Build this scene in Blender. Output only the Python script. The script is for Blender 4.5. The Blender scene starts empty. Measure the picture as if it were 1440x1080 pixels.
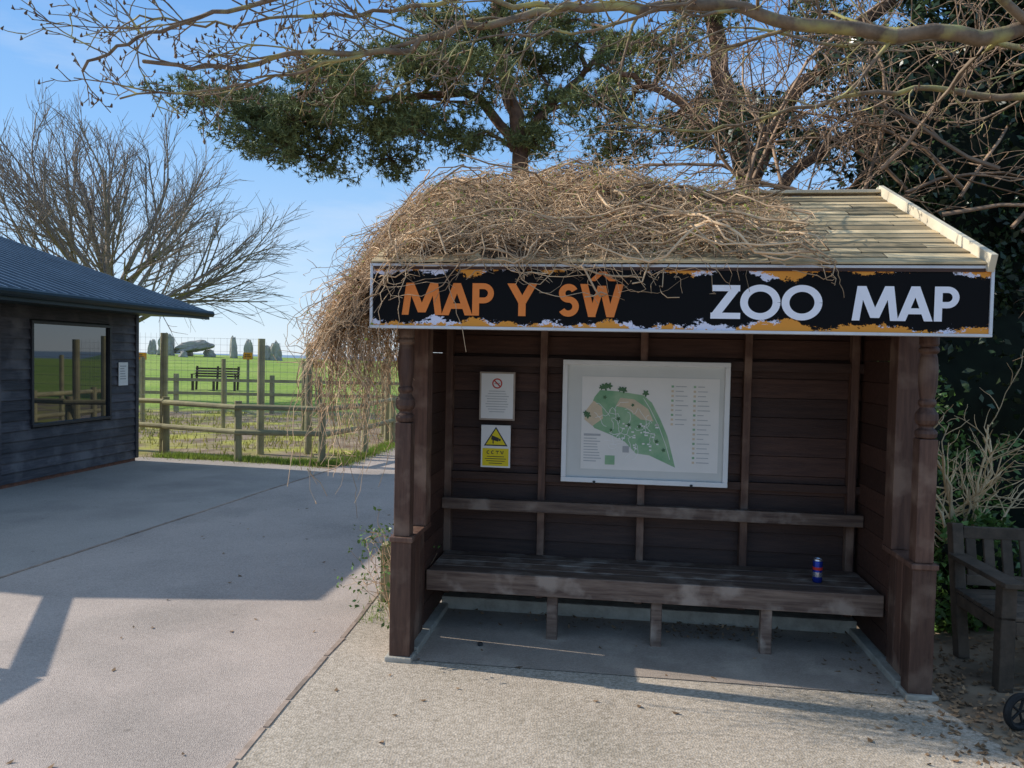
import bpy, bmesh, math, numpy as np
from mathutils import Vector, Matrix, noise as mnoise
rng=np.random.default_rng(7)
scene=bpy.context.scene
D=bpy.data
# ------------------------------------------------------------ helpers
def link(o,parent=None):
    scene.collection.objects.link(o)
    if parent is not None: o.parent=parent
    return o
def empty(name,loc=(0,0,0),rz=0):
    e=D.objects.new(name,None); e.empty_display_size=.2
    e.location=loc; e.rotation_euler=(0,0,rz); return link(e)
class MB:
    def __init__(s): s.v=[]; s.f=[]
    def add(s,vs,fs):
        n=len(s.v); s.v.extend([tuple(map(float,a)) for a in vs]); s.f.extend([tuple(int(i)+n for i in f) for f in fs]); return s
    def box(s,x0,x1,y0,y1,z0,z1,M=None):
        vs=[Vector((x,y,z)) for x in (x0,x1) for y in (y0,y1) for z in (z0,z1)]
        if M is not None: vs=[M@v for v in vs]
        return s.add(vs,[(0,1,3,2),(4,6,7,5),(0,4,5,1),(2,3,7,6),(0,2,6,4),(1,5,7,3)])
    def beam(s,a,b,w,h,up=(0,0,1)):
        a=Vector(a);b=Vector(b);d=b-a;L=d.length;d.normalize()
        u=Vector(up); x=d.cross(u).normalized(); u=x.cross(d)
        M=Matrix((( x.x,d.x,u.x,a.x),(x.y,d.y,u.y,a.y),(x.z,d.z,u.z,a.z),(0,0,0,1)))
        return s.box(-w/2,w/2,0,L,-h/2,h/2,M)
    def cyl(s,a,b,r0,r1=None,n=12,caps=True):
        r1=r0 if r1 is None else r1
        v,f=tubes(np.array([[a,b]],float),np.array([[r0,r1]],float),n); s.add(v,f)
        if caps: s.f.append(tuple(len(s.v)-2*n+i for i in range(n))[::-1]); s.f.append(tuple(len(s.v)-n+i for i in range(n)))
        return s
    def lathe(s,cx,cy,prof,n=20):
        vs=[(cx+r*math.cos(2*math.pi*i/n),cy+r*math.sin(2*math.pi*i/n),z) for z,r in prof for i in range(n)]
        fs=[(k*n+i,k*n+(i+1)%n,(k+1)*n+(i+1)%n,(k+1)*n+i) for k in range(len(prof)-1) for i in range(n)]
        fs+=[tuple(range(n))[::-1],tuple((len(prof)-1)*n+i for i in range(n))]
        return s.add(vs,fs)
    def poly(s,pts,y):
        return s.add([(p[0],y,p[1]) for p in pts],[tuple(range(len(pts)))])
    def rect(s,x0,x1,z0,z1,y): return s.poly([(x0,z0),(x1,z0),(x1,z1),(x0,z1)],y)
    def build(s,name,mat,parent=None,bevel=0,smooth=False):
        me=D.meshes.new(name); me.from_pydata(s.v,[],s.f); me.materials.append(mat)
        if smooth: me.polygons.foreach_set('use_smooth',[True]*len(me.polygons))
        o=D.objects.new(name,me); link(o,parent)
        if bevel:
            b=o.modifiers.new('b','BEVEL'); b.width=bevel; b.segments=2; b.limit_method='ANGLE'
        return o
def nrm(a): return a/np.maximum(np.linalg.norm(a,axis=-1,keepdims=True),1e-9)
def tubes(P,R,sides=3):
    N,K,_=P.shape
    T=nrm(np.gradient(P,axis=1)) if K>2 else nrm(np.repeat((P[:,1]-P[:,0])[:,None],2,axis=1))
    ref=nrm(rng.normal(size=(N,1,3)))
    A=nrm(np.cross(T,np.broadcast_to(ref,T.shape))); B=np.cross(T,A)
    an=np.arange(sides)*2*math.pi/sides
    V=P[:,:,None]+R[:,:,None,None]*(A[:,:,None]*np.cos(an)[None,None,:,None]+B[:,:,None]*np.sin(an)[None,None,:,None])
    idx=np.arange(N*K*sides).reshape(N,K,sides)
    a=idx[:,:-1];b=idx[:,1:]
    F=np.stack([a,np.roll(a,-1,2),np.roll(b,-1,2),b],-1).reshape(-1,4)
    return V.reshape(-1,3),F
def npmesh(name,V,F,mat,parent=None,smooth=True):
    me=D.meshes.new(name); F=np.asarray(F); V=np.asarray(V,dtype=np.float32); k=F.shape[1]
    me.vertices.add(len(V)); me.vertices.foreach_set('co',V.ravel())
    me.loops.add(F.size); me.loops.foreach_set('vertex_index',F.ravel().astype(np.int32))
    me.polygons.add(len(F)); me.polygons.foreach_set('loop_start',np.arange(0,F.size,k,dtype=np.int32))
    if smooth: me.polygons.foreach_set('use_smooth',np.ones(len(F),bool))
    me.materials.append(mat); me.update(calc_edges=True); me.validate()
    o=D.objects.new(name,me); return link(o,parent)
def leaves(name,C,size,mat,parent=None,flat=0.0,aspect=.55):
    n=len(C); a=nrm(rng.normal(size=(n,3))); 
    if flat>0: a[:,2]*=(1-flat); a=nrm(a)
    r=rng.normal(size=(n,3)); 
    if flat>0: r=r*(1-flat)+np.array([0,0,1.])*flat*2
    b=nrm(np.cross(a,r))
    s=(size*rng.uniform(.6,1.3,n))[:,None]
    nn=np.cross(a,b)*.15
    V=np.stack([C-a*s*.5,C+b*s*aspect*.5+nn*s,C+a*s*.5,C-b*s*aspect*.5+nn*s],1).reshape(-1,3)
    return npmesh(name,V,np.arange(4*n).reshape(n,4),mat,parent,False)
def ball(n,c,r):
    d=nrm(rng.normal(size=(n,3))); q=rng.uniform(.35,1,n)[:,None]**.5
    return np.array(c)+d*q*np.array(r)
# ------------------------------------------------------------ materials
def mat(name,c1,c2=None,scale=4,rough=.8,bump=0,bscale=None,st=(1,1,1),spec=.25,island=0,c3=None,s3=1,metal=0,detail=3,contrast=.18,trans=0,ior=None):
    m=D.materials.new(name); m.use_nodes=True; nt=m.node_tree; N=nt.nodes; L=nt.links
    p=N['Principled BSDF']; p.inputs['Roughness'].default_value=rough; p.inputs['Specular IOR Level'].default_value=spec
    p.inputs['Metallic'].default_value=metal
    if ior: p.inputs['IOR'].default_value=ior
    tc=N.new('ShaderNodeTexCoord'); mp=N.new('ShaderNodeMapping'); mp.inputs['Scale'].default_value=st
    L.new(tc.outputs['Object'],mp.inputs['Vector'])
    c2=c2 or tuple(x*.8 for x in c1)
    no=N.new('ShaderNodeTexNoise'); no.inputs['Scale'].default_value=scale; no.inputs['Detail'].default_value=detail; no.inputs['Roughness'].default_value=.65
    L.new(mp.outputs[0],no.inputs['Vector'])
    mr=N.new('ShaderNodeMapRange'); mr.inputs[1].default_value=.5-contrast; mr.inputs[2].default_value=.5+contrast; L.new(no.outputs[0],mr.inputs[0])
    mx=N.new('ShaderNodeMix'); mx.data_type='RGBA'; mx.inputs['A'].default_value=(*c1,1); mx.inputs['B'].default_value=(*c2,1); L.new(mr.outputs[0],mx.inputs['Factor'])
    out=mx.outputs['Result']
    if c3:
        n3=N.new('ShaderNodeTexNoise'); n3.inputs['Scale'].default_value=s3; n3.inputs['Detail'].default_value=4; L.new(tc.outputs['Object'],n3.inputs['Vector'])
        m3=N.new('ShaderNodeMapRange'); m3.inputs[1].default_value=.5; m3.inputs[2].default_value=.66; L.new(n3.outputs[0],m3.inputs[0])
        x3=N.new('ShaderNodeMix'); x3.data_type='RGBA'; x3.inputs['B'].default_value=(*c3,1); L.new(out,x3.inputs['A']); L.new(m3.outputs[0],x3.inputs['Factor']); out=x3.outputs['Result']
    if island:
        g=N.new('ShaderNodeNewGeometry'); h=N.new('ShaderNodeHueSaturation')
        a=N.new('ShaderNodeMapRange'); a.inputs[3].default_value=1-island; a.inputs[4].default_value=1+island; L.new(g.outputs['Random Per Island'],a.inputs[0])
        L.new(a.outputs[0],h.inputs['Value']); L.new(out,h.inputs['Color']); out=h.outputs[0]
    L.new(out,p.inputs['Base Color'])
    if bump:
        b=N.new('ShaderNodeBump'); b.inputs['Strength'].default_value=1; b.inputs['Distance'].default_value=bump
        n2=N.new('ShaderNodeTexNoise'); n2.inputs['Scale'].default_value=bscale or scale*3; n2.inputs['Detail'].default_value=3; L.new(mp.outputs[0],n2.inputs['Vector'])
        L.new(n2.outputs[0],b.inputs['Height']); L.new(b.outputs[0],p.inputs['Normal'])
    if trans:
        td=N.new('ShaderNodeBsdfTranslucent'); L.new(out,td.inputs['Color']); ms=N.new('ShaderNodeMixShader'); ms.inputs[0].default_value=trans
        L.new(p.outputs[0],ms.inputs[1]); L.new(td.outputs[0],ms.inputs[2]); L.new(ms.outputs[0],N['Material Output'].inputs[0])
    return m
def speck(m,scale,amt,dark=(.14,.115,.09),light=(.66,.56,.46),blot=None):
    nt=m.node_tree;N=nt.nodes;L=nt.links;p=N['Principled BSDF']; src=p.inputs['Base Color'].links[0].from_socket
    tc=N.new('ShaderNodeTexCoord'); v=N.new('ShaderNodeTexVoronoi'); v.inputs['Scale'].default_value=scale; L.new(tc.outputs['Object'],v.inputs['Vector'])
    sp=N.new('ShaderNodeSeparateColor'); L.new(v.outputs['Color'],sp.inputs[0])
    cr=N.new('ShaderNodeMix'); cr.data_type='RGBA'; cr.inputs['A'].default_value=(*dark,1); cr.inputs['B'].default_value=(*light,1); L.new(sp.outputs[0],cr.inputs['Factor'])
    mx=N.new('ShaderNodeMix'); mx.data_type='RGBA'; mx.inputs['Factor'].default_value=amt; L.new(src,mx.inputs['A']); L.new(cr.outputs['Result'],mx.inputs['B']); out=mx.outputs['Result']
    if blot:
        # small dark spots and stains
        v2=N.new('ShaderNodeTexVoronoi'); v2.inputs['Scale'].default_value=4.5; L.new(tc.outputs['Object'],v2.inputs['Vector'])
        r=N.new('ShaderNodeMapRange'); r.inputs[1].default_value=.03; r.inputs[2].default_value=.09; r.inputs[3].default_value=.5; r.inputs[4].default_value=0; L.new(v2.outputs['Distance'],r.inputs[0])
        m2=N.new('ShaderNodeMix'); m2.data_type='RGBA'; m2.inputs['B'].default_value=(*blot,1); L.new(out,m2.inputs['A']); L.new(r.outputs[0],m2.inputs['Factor']); out=m2.outputs['Result']
    L.new(out,p.inputs['Base Color'])
    b=N.new('ShaderNodeBump'); b.inputs['Distance'].default_value=.003; b.inputs['Strength'].default_value=.8; L.new(v.outputs['Distance'],b.inputs['Height']); L.new(b.outputs[0],p.inputs['Normal'])
M_=dict(
 dark=mat('dark_brown_timber',(.042,.018,.012),(.078,.036,.023),3,.6,.002,20,st=(1.2,14,14),spec=.4,island=.35),
 darkv=mat('dark_brown_upright',(.070,.032,.021),(.14,.07,.045),3,.6,.002,20,st=(14,14,1.2),spec=.4,island=.25,c3=(.21,.13,.09),s3=5),
 seat=mat('worn_timber',(.080,.043,.030),(.21,.14,.10),3,.6,.002,20,st=(1.2,18,18),spec=.5,island=.25,c3=(.32,.24,.185),s3=7),
 concrete=mat('concrete',(.50,.45,.37),(.32,.285,.23),9,.9,.004,50),
 lath=mat('roof_lath',(.66,.50,.29),(.44,.32,.17),2,.85,.002,20,st=(1.5,20,20),island=.45,c3=(.33,.26,.15),s3=4),
 verge=mat('verge_board',(.74,.65,.48),(.55,.47,.34),3,.8,.001,20),
 alu=mat('aluminium',(.68,.68,.69),(.58,.58,.6),8,.4,spec=.5,metal=.3),
 white=mat('white_paint',(.82,.82,.80),(.76,.76,.74),6,.45),
 paper=mat('paper',(.82,.81,.78),(.78,.77,.74),6,.3,spec=.5),
 cream=mat('map_paper',(.80,.77,.72),(.75,.73,.68),6,.25,spec=.5),
 ink=mat('ink',(.03,.03,.03),(.05,.05,.05),30,.5),
 grey=mat('grey_ink',(.40,.40,.40),(.46,.46,.46),30,.5),
 red=mat('red_ink',(.6,.04,.03),(.5,.04,.03),10,.4),
 yellow=mat('yellow_ink',(.85,.68,.02),(.8,.62,.02),10,.4),
 mgreen=mat('map_green',(.20,.40,.22),(.36,.52,.32),9,.4),
 mdark=mat('map_tree_green',(.05,.13,.06),(.1,.2,.09),40,.4),
 mbeige=mat('map_beige',(.70,.56,.38),(.6,.5,.36),20,.4),
 orange=mat('orange_paint',(.86,.24,.045),(.76,.21,.04),5,.4),
 lilac=mat('pale_lettering',(.90,.88,.90),(.84,.82,.86),5,.4),
 bark=mat('grey_bark',(.32,.26,.215),(.20,.16,.13),9,.9,.004,40),
 lich=mat('lichen_bark',(.30,.22,.15),(.14,.10,.07),10,.9,.003,60,c3=(.46,.41,.16),s3=6),
 twig=mat('brown_twig',(.38,.25,.16),(.20,.135,.09),3,.85,island=.4),
 pinebark=mat('pine_bark',(.25,.14,.085),(.10,.06,.045),7,.9,.02,20),
 vine=mat('dry_vine',(.68,.48,.29),(.38,.25,.15),3,.85,island=.55),
 vinebase=mat('vine_litter',(.19,.12,.07),(.06,.038,.024),14,.95,.05,40),
 bud=mat('spring_leaf',(.34,.36,.08),(.24,.30,.06),9,.6,island=.35,trans=.3),
 needle=mat('pine_needles',(.25,.26,.09),(.13,.16,.06),1.5,.6,spec=.3,island=.5),
 laurel=mat('evergreen_leaf',(.034,.060,.020),(.016,.034,.013),1,.35,spec=.5,island=.5),
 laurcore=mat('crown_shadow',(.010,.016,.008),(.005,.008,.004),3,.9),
 ivy=mat('ivy_leaf',(.14,.25,.055),(.07,.14,.03),2,.4,spec=.45,island=.45,trans=.15),
 grass=mat('grass_blade',(.19,.30,.04),(.28,.32,.06),.7,.7,island=.4,trans=.3),
 fencew=mat('green_treated_timber',(.42,.38,.20),(.26,.23,.14),3,.85,.003,20,island=.2),
 wire=mat('wire',(.3,.3,.3),(.25,.25,.25),8,.5,metal=.5),
 board=mat('black_weatherboard',(.040,.038,.045),(.085,.078,.086),3,.6,.002,16,st=(1,1.2,14),spec=.35,island=.35,c3=(.13,.12,.125),s3=3),
 roofm=mat('steel_roof',(.16,.20,.24),(.11,.14,.17),2,.35,spec=.5,metal=.3),
 teal=mat('fascia_teal',(.015,.03,.035),(.01,.02,.024),5,.4),
 brick=mat('brick',(.30,.13,.08),(.17,.085,.06),22,.9,.004,60),
 stone=mat('grey_stone',(.46,.42,.37),(.28,.255,.23),.9,.95,.05,3),
 bench=mat('weathered_teak',(.14,.10,.07),(.07,.053,.038),3,.8,.002,20,st=(3,3,3),island=.3),
 black=mat('black_rubber',(.015,.015,.015),(.03,.03,.03),9,.6),
 litter=mat('dead_leaf',(.36,.22,.12),(.20,.125,.07),2,.8,island=.5),
 blue=mat('can_blue',(.02,.05,.35),(.02,.04,.28),10,.25,metal=.5),
 silver=mat('can_silver',(.6,.6,.65),(.5,.5,.55),10,.25,metal=.8),
 hutg=mat('green_sheet_roof',(.22,.34,.12),(.17,.28,.10),4,.6),
)
tar=mat('path_tarmac',(.60,.48,.405),(.47,.375,.32),1.3,.9,c3=(.38,.31,.265),s3=.8,detail=6); speck(tar,170,.32,blot=(.2,.16,.13))
pav=mat('forecourt_gravel',(.64,.52,.385),(.50,.40,.295),1.7,.9,c3=(.40,.33,.235),s3=.9,detail=6); speck(pav,95,.48,blot=(.22,.18,.13))
con=mat('pavement_concrete',(.50,.43,.37),(.40,.345,.30),1.1,.9,c3=(.30,.265,.235),s3=.7,detail=6); speck(con,200,.25,blot=(.16,.14,.12))
flo=mat('shelter_floor',(.46,.36,.285),(.32,.25,.195),2.5,.9,c3=(.56,.45,.35),s3=3,detail=6); speck(flo,180,.2)
# ------------------------------------------------------------ camera
cam=D.cameras.new('camera'); cam.lens=27; cam.sensor_width=36; cam.clip_end=6000
co=D.objects.new('camera',cam); link(co); scene.camera=co
co.matrix_world=Matrix.Translation((0,0,1.6))@Matrix.Rotation(math.radians(88),4,'X')@Matrix.Rotation(.02,4,'Z')
# ------------------------------------------------------------ light
el=math.radians(29); az=math.radians(-14)
d=Vector((math.cos(az)*math.cos(el),math.sin(az)*math.cos(el),-math.sin(el)))
s=D.lights.new('sun','SUN'); s.energy=5; s.angle=math.radians(.5); s.color=(1,.95,.86)
so=D.objects.new('sun',s); link(so); so.rotation_euler=d.to_track_quat('-Z','Y').to_euler(); so.location=(-20,10,20)
w=D.worlds.new('World'); scene.world=w; w.use_nodes=True; nt=w.node_tree
bg=nt.nodes['Background']; bg.inputs[1].default_value=.15
sk=nt.nodes.new('ShaderNodeTexSky'); sk.sky_type='NISHITA'; sk.sun_disc=False; sk.sun_elevation=el; sk.sun_rotation=math.atan2(-d.x,-d.y)
sk.air_density=1.0; sk.dust_density=.1; sk.ozone_density=2.0; sk.altitude=60
tc=nt.nodes.new('ShaderNodeTexCoord')
sz=nt.nodes.new('ShaderNodeSeparateXYZ'); nt.links.new(tc.outputs['Generated'],sz.inputs[0])
cr=nt.nodes.new('ShaderNodeValToRGB'); cr.color_ramp.elements[0].position=0; cr.color_ramp.elements[0].color=(.60,.74,.90,1)
cr.color_ramp.elements[1].position=1; cr.color_ramp.elements[1].color=(.42,.52,.68,1)
for p_,c_ in ((.10,(.42,.63,.90,1)),(.25,(.24,.49,.87,1)),(.47,(.125,.345,.78,1)),(.7,(.25,.44,.72,1))):
    e=cr.color_ramp.elements.new(p_); e.color=c_
nt.links.new(sz.outputs['Z'],cr.inputs[0])
ml=nt.nodes.new('ShaderNodeVectorMath'); ml.operation='SCALE'; ml.inputs['Scale'].default_value=7.6; nt.links.new(cr.outputs[0],ml.inputs[0])
mk=nt.nodes.new('ShaderNodeMix'); mk.data_type='RGBA'; mk.inputs['Factor'].default_value=.8; nt.links.new(sk.outputs[0],mk.inputs['A']); nt.links.new(ml.outputs[0],mk.inputs['B'])
mp=nt.nodes.new('ShaderNodeMapping'); mp.inputs['Scale'].default_value=(1,1.3,5)
no=nt.nodes.new('ShaderNodeTexNoise'); no.inputs['Scale'].default_value=1.6; no.inputs['Detail'].default_value=8; no.inputs['Roughness'].default_value=.6
mr=nt.nodes.new('ShaderNodeMapRange'); mr.inputs[1].default_value=.52; mr.inputs[2].default_value=.85; mr.inputs[4].default_value=.6
mx=nt.nodes.new('ShaderNodeMix'); mx.data_type='RGBA'; mx.inputs['B'].default_value=(5.6,6.0,6.6,1)
nt.links.new(tc.outputs['Generated'],mp.inputs[0]); nt.links.new(mp.outputs[0],no.inputs['Vector']); nt.links.new(no.outputs[0],mr.inputs[0]); nt.links.new(mr.outputs[0],mx.inputs['Factor'])
nt.links.new(mk.outputs['Result'],mx.inputs['A']); nt.links.new(mx.outputs['Result'],bg.inputs[0])
scene.view_settings.view_transform='Standard'; scene.view_settings.look='None'; scene.view_settings.exposure=0
# ------------------------------------------------------------ ground
def sm(a,b,x): 
    t=np.clip((x-a)/(b-a),0,1); return t*t*(3-2*t)
def gh(x,y):
    h=(.80+.35*sm(-18,-40,x))*sm(22,66,y)*sm(40,-10,x); h=h-14*sm(95,260,y); return h
xs=np.unique(np.concatenate([np.linspace(-3000,-100,14),np.linspace(-100,100,61),np.linspace(100,3000,14)]))
ys=np.unique(np.concatenate([np.linspace(-300,0,5),np.linspace(0,110,56),np.linspace(110,300,20),np.linspace(300,4500,12)]))
X,Y=np.meshgrid(xs,ys); Z=gh(X,Y)
V=np.stack([X,Y,Z],-1).reshape(-1,3); I=np.arange(len(V)).reshape(X.shape)
F=np.stack([I[:-1,:-1],I[:-1,1:],I[1:,1:],I[1:,:-1]],-1).reshape(-1,4)
gm=D.materials.new('ground_soil_and_grass'); gm.use_nodes=True; N=gm.node_tree.nodes; L=gm.node_tree.links; p=N['Principled BSDF']; p.inputs['Roughness'].default_value=.95; p.inputs['Specular IOR Level'].default_value=.1
tcg=N.new('ShaderNodeTexCoord'); sx=N.new('ShaderNodeSeparateXYZ'); L.new(tcg.outputs['Object'],sx.inputs[0])
def noi(sc,a,b):
    n=N.new('ShaderNodeTexNoise'); n.inputs['Scale'].default_value=sc; n.inputs['Detail'].default_value=7; L.new(tcg.outputs['Object'],n.inputs['Vector'])
    r=N.new('ShaderNodeMapRange'); r.inputs[1].default_value=a; r.inputs[2].default_value=b; L.new(n.outputs[0],r.inputs[0]); return r.outputs[0]
def mixc(a,b,f):
    m=N.new('ShaderNodeMix'); m.data_type='RGBA'
    for k,q in (('A',a),('B',b)):
        if isinstance(q,tuple): m.inputs[k].default_value=(*q,1)
        else: L.new(q,m.inputs[k])
    L.new(f,m.inputs['Factor']); return m.outputs['Result']
def rampY(a,b):
    r=N.new('ShaderNodeMapRange'); r.inputs[1].default_value=a; r.inputs[2].default_value=b; L.new(sx.outputs['Y'],r.inputs[0]); return r.outputs[0]
soil=mixc((.19,.135,.09),(.38,.29,.20),noi(3,.35,.65))
patch=mixc(soil,(.40,.38,.08),noi(.9,.47,.62))
lawn=mixc((.25,.36,.055),(.35,.43,.09),noi(.25,.4,.6))
lawn=mixc(lawn,(.18,.26,.05),noi(6,.4,.7))
near=mixc(soil,patch,rampY(11,12.5))
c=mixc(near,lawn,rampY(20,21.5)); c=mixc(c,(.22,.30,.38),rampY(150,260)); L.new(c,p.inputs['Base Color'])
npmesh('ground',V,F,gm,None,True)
def sheet(name,pts,z,m):
    b=MB(); b.add([(x,y,z) for x,y in pts],[tuple(range(len(pts)))]); return b.build(name,m)
edgeL=[(-4.6,-3),(-4.1,2),(-3.5,5.33),(-3.15,7.1),(-2.8,8.9),(-2.45,10.55),(-2.2,12.2),(-1.9,14.5),(-1.0,18),(1,22)]
edgeR=[(-1.15,-3),(-1.05,2.95),(-.9,4.52),(-.78,6.5),(-.6,9),(-.3,12),(.2,14.5),(1.4,17.5),(3.2,20.5)]
sheet('path',edgeL+edgeR[::-1],.004,tar)
sheet('pavement',[(-9,-3)]+edgeL[:6]+[(-3.0,10.8),(-4.2,11.15),(-5.3,11.35),(-9,11.9)],.004,con)
sheet('forecourt',[(-1.15,-3),(2.25,-3),(2.12,3.0),(2.02,3.6),(2.1,4.8),(2.2,6),(-.8,6.4),(-.9,4.52),(-1.05,2.95)],.0045,pav)
b=MB()
for pts,wd in ((edgeL,.028),(edgeR[:5],.024)):
    for a,c_ in zip(pts[:-1],pts[1:]):
        n=6
        for k in range(n):
            q0=[a[i]+(c_[i]-a[i])*k/n+rng.normal(0,.004) for i in (0,1)]; q1=[a[i]+(c_[i]-a[i])*(k+.985)/n+rng.normal(0,.004) for i in (0,1)]
            b.beam((*q0,.002),(*q1,.002),wd,.013+rng.uniform(0,.003))
b.build('kerb',mat('edging',(.46,.34,.26),(.28,.21,.16),14,.9,island=.2))
# ------------------------------------------------------------ SHELTER
A7=math.radians(-7.5)
SH=empty('map_shelter',(-.56,3.95,0),A7); Wd=2.56
up=MB(); hz=MB()
for side,cx in ((1,0),(-1,Wd)):
    f=lambda a,b_: (cx+side*a,cx+side*b_) if side>0 else (cx+side*b_,cx+side*a)
    up.box(*f(-.055,.055),0,.10,.02,.63)
    up.box(*f(-.042,.042),.008,.092,.658,1.25)
    up.lathe(cx,.05,[(1.25,.03),(1.255,.046),(1.275,.05),(1.29,.046),(1.30,.032),(1.312,.032),(1.32,.045),(1.34,.052),(1.37,.05),(1.39,.036),(1.40,.03),(1.415,.04),(1.43,.04),(1.44,.032),(1.5,.041),(1.58,.044),(1.64,.038),(1.655,.033),(1.665,.045),(1.68,.045),(1.69,.036),(1.70,.043),(1.80,.043)])
    up.box(*f(-.055,.062),.27,.39,.658,2.1)
    up.box(*f(-.06,.064),-.012,.395,.63,.657)
    x0,x1=f(-.035,.03)
    for k in range(3): up.box(x0,x1,.102+k*.093,.192+k*.093,.03,.629)
    for k in range(17): hz.box(x0,x1,.392,.97,.06+k*.12,.06+k*.12+.117)
up.build('posts_and_low_walls',M_['darkv'],SH,.004)
for k in range(20):
    z=.10+k*.117
    hz.add([(.02,.945,z),(2.54,.945,z),(2.54,.962,z+.112),(.02,.962,z+.112),(.02,.99,z),(2.54,.99,z),(2.54,.99,z+.112),(.02,.99,z+.112)],[(0,1,2,3),(4,7,6,5),(0,4,5,1),(3,2,6,7)])
hz.box(-.02,2.58,.992,1.01,.086,2.42)
hz.box(-.09,2.66,-.115,-.03,1.755,1.99)
hz.box(.03,2.53,.90,.94,1.545,1.60); hz.box(.03,2.53,.90,.94,.83,.875)
hz.build('wall_boards',M_['dark'],SH)
st=MB()
for sx_ in (.05,.644,1.255,1.869,2.48): st.box(sx_-.022,sx_+.022,.885,.947,.10,2.3)
st.build('studs',M_['darkv'],SH,.003)
se=MB()
for k in range(4): se.box(.045,2.515,.43+k*.115,.535+k*.115,.345,.375)
se.box(.04,2.52,.402,.427,.262,.378)
se.box(.035,2.525,.79,.835,.655,.725)
for s_ in (.76,1.34,1.93): se.box(s_-.03,s_+.03,.44,.50,.0,.344); se.box(s_-.025,s_+.025,.44,.9,.30,.343)
se.build('bench_seat',M_['seat'],SH,.005)
pl=MB(); pl.box(.03,2.53,.86,1.0,0,.085); pl.box(-.05,.075,.1,.86,0,.045); pl.box(2.485,2.61,.1,.86,0,.045); pl.box(-.075,.07,-.02,.099,0,.03); pl.box(2.49,2.64,-.02,.099,0,.03)
pl.build('concrete_plinth',M_['concrete'],SH,.006)
fl=MB(); fl.add([(.05,.02,.009),(2.5,.02,.009),(2.5,.9,.009),(.05,.9,.009)],[(0,1,2,3)]); fl.build('floor_slab',flo,SH)
RZ=2.655; RS=(RZ-2.05)/1.47
zr=lambda y: 2.05+(y+.17)*RS
rf=MB()
for (ya,yb,za,zb) in ((-.17,1.3,2.05,RZ),(2.77,1.3,2.05,RZ)):
    rf.add([(-.12,ya,za),(2.70,ya,za),(2.70,yb,zb),(-.12,yb,zb),(-.12,ya,za-.03),(2.70,ya,za-.03),(2.70,yb,zb-.03),(-.12,yb,zb-.03)],[(0,1,2,3),(4,7,6,5),(0,4,5,1),(1,5,6,2),(0,3,7,4)])
for x in (-.03,2.60):
    rf.add([(x,-.1,2.0),(x,2.7,2.0),(x,1.3,RZ-.04),(x+.02,-.1,2.0),(x+.02,2.7,2.0),(x+.02,1.3,RZ-.04)],[(0,1,2),(3,5,4),(0,3,4,1)])
for x in (0,Wd): rf.box(x-.05,x+.05,2.45,2.55,0,2.1)
rf.build('roof_deck',M_['dark'],SH)
la=MB(); nc=17
for k in range(nc):
    y0=-.185+k*1.48/nc; y1=y0+1.48/nc-.020; x=-.12
    while x<2.69:
        Lx=min(rng.uniform(.35,1.1),2.70-x); j=rng.uniform(-.005,.005); t=.0085
        za=zr(y0)+.014+rng.uniform(0,.004); zb=zr(y1)+.013+rng.uniform(0,.003); q=rng.uniform(-.003,.003)
        xr=x+Lx-.005
        la.add([(x,y0+j,za),(xr,y0-j,za+q),(xr,y1+j,zb+q),(x,y1,zb),(x,y0+j,za-t),(xr,y0-j,za-t+q)],[(0,1,2,3),(4,5,1,0)])
        x+=Lx
la.build('roof_laths',M_['lath'],SH)
ve=MB(); ve.beam((2.715,-.2,2.055),(2.715,1.31,RZ+.035),.03,.08); ve.beam((2.715,2.8,2.055),(2.715,1.31,RZ+.035),.03,.08); ve.beam((-.1,1.3,RZ+.03),(2.70,1.3,RZ+.03),.10,.02)
ve.build('verge_board',M_['verge'],SH,.003)
# sign
SG=empty('map_sign',SH.location,A7)
sx0,sx1,sz0,sz1=-.113,2.723,1.745,2.035
sm_=D.materials.new('sign_face'); sm_.use_nodes=True; N=sm_.node_tree.nodes; L=sm_.node_tree.links; p=N['Principled BSDF']; p.inputs['Roughness'].default_value=.5; p.inputs['Specular IOR Level'].default_value=.12
tcg=N.new('ShaderNodeTexCoord'); sx=N.new('ShaderNodeSeparateXYZ'); L.new(tcg.outputs['Object'],sx.inputs[0])
def mth(op,a,b=None,c=None):
    m=N.new('ShaderNodeMath'); m.operation=op
    for i,q in enumerate((a,b,c)):
        if q is None: continue
        if isinstance(q,(int,float)): m.inputs[i].default_value=q
        else: L.new(q,m.inputs[i])
    return m.outputs[0]
def nz(sc,off=0,det=4,st=(1,1,1),rough=.7):
    mp=N.new('ShaderNodeMapping'); mp.inputs['Location'].default_value=(off,off,off); mp.inputs['Scale'].default_value=st; L.new(tcg.outputs['Object'],mp.inputs[0])
    n=N.new('ShaderNodeTexNoise'); n.inputs['Scale'].default_value=sc; n.inputs['Detail'].default_value=det; n.inputs['Roughness'].default_value=rough; L.new(mp.outputs[0],n.inputs['Vector']); return n.outputs[0]
dd=mth('MINIMUM',mth('SUBTRACT',sz1,sx.outputs['Z']),mth('SUBTRACT',sx.outputs['Z'],sz0))
keep=mth('MULTIPLY',mth('MULTIPLY',mth('LESS_THAN',mth('ABSOLUTE',mth('SUBTRACT',sx.outputs['X'],1.0)),.17),mth('GREATER_THAN',sx.outputs['Z'],1.9)),.06)
def band(off,amp,base):
    big=nz(4.5,off,1,(1,1,.2)); fine=nz(30,off+3,6,(.8,1,1.2),.75)
    T=mth('ADD',mth('MULTIPLY',mth('SUBTRACT',big,.45),amp),mth('MULTIPLY',mth('SUBTRACT',fine,.5),.13)); T=mth('SUBTRACT',mth('ADD',T,base),keep)
    return mth('LESS_THAN',dd,T)
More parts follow.
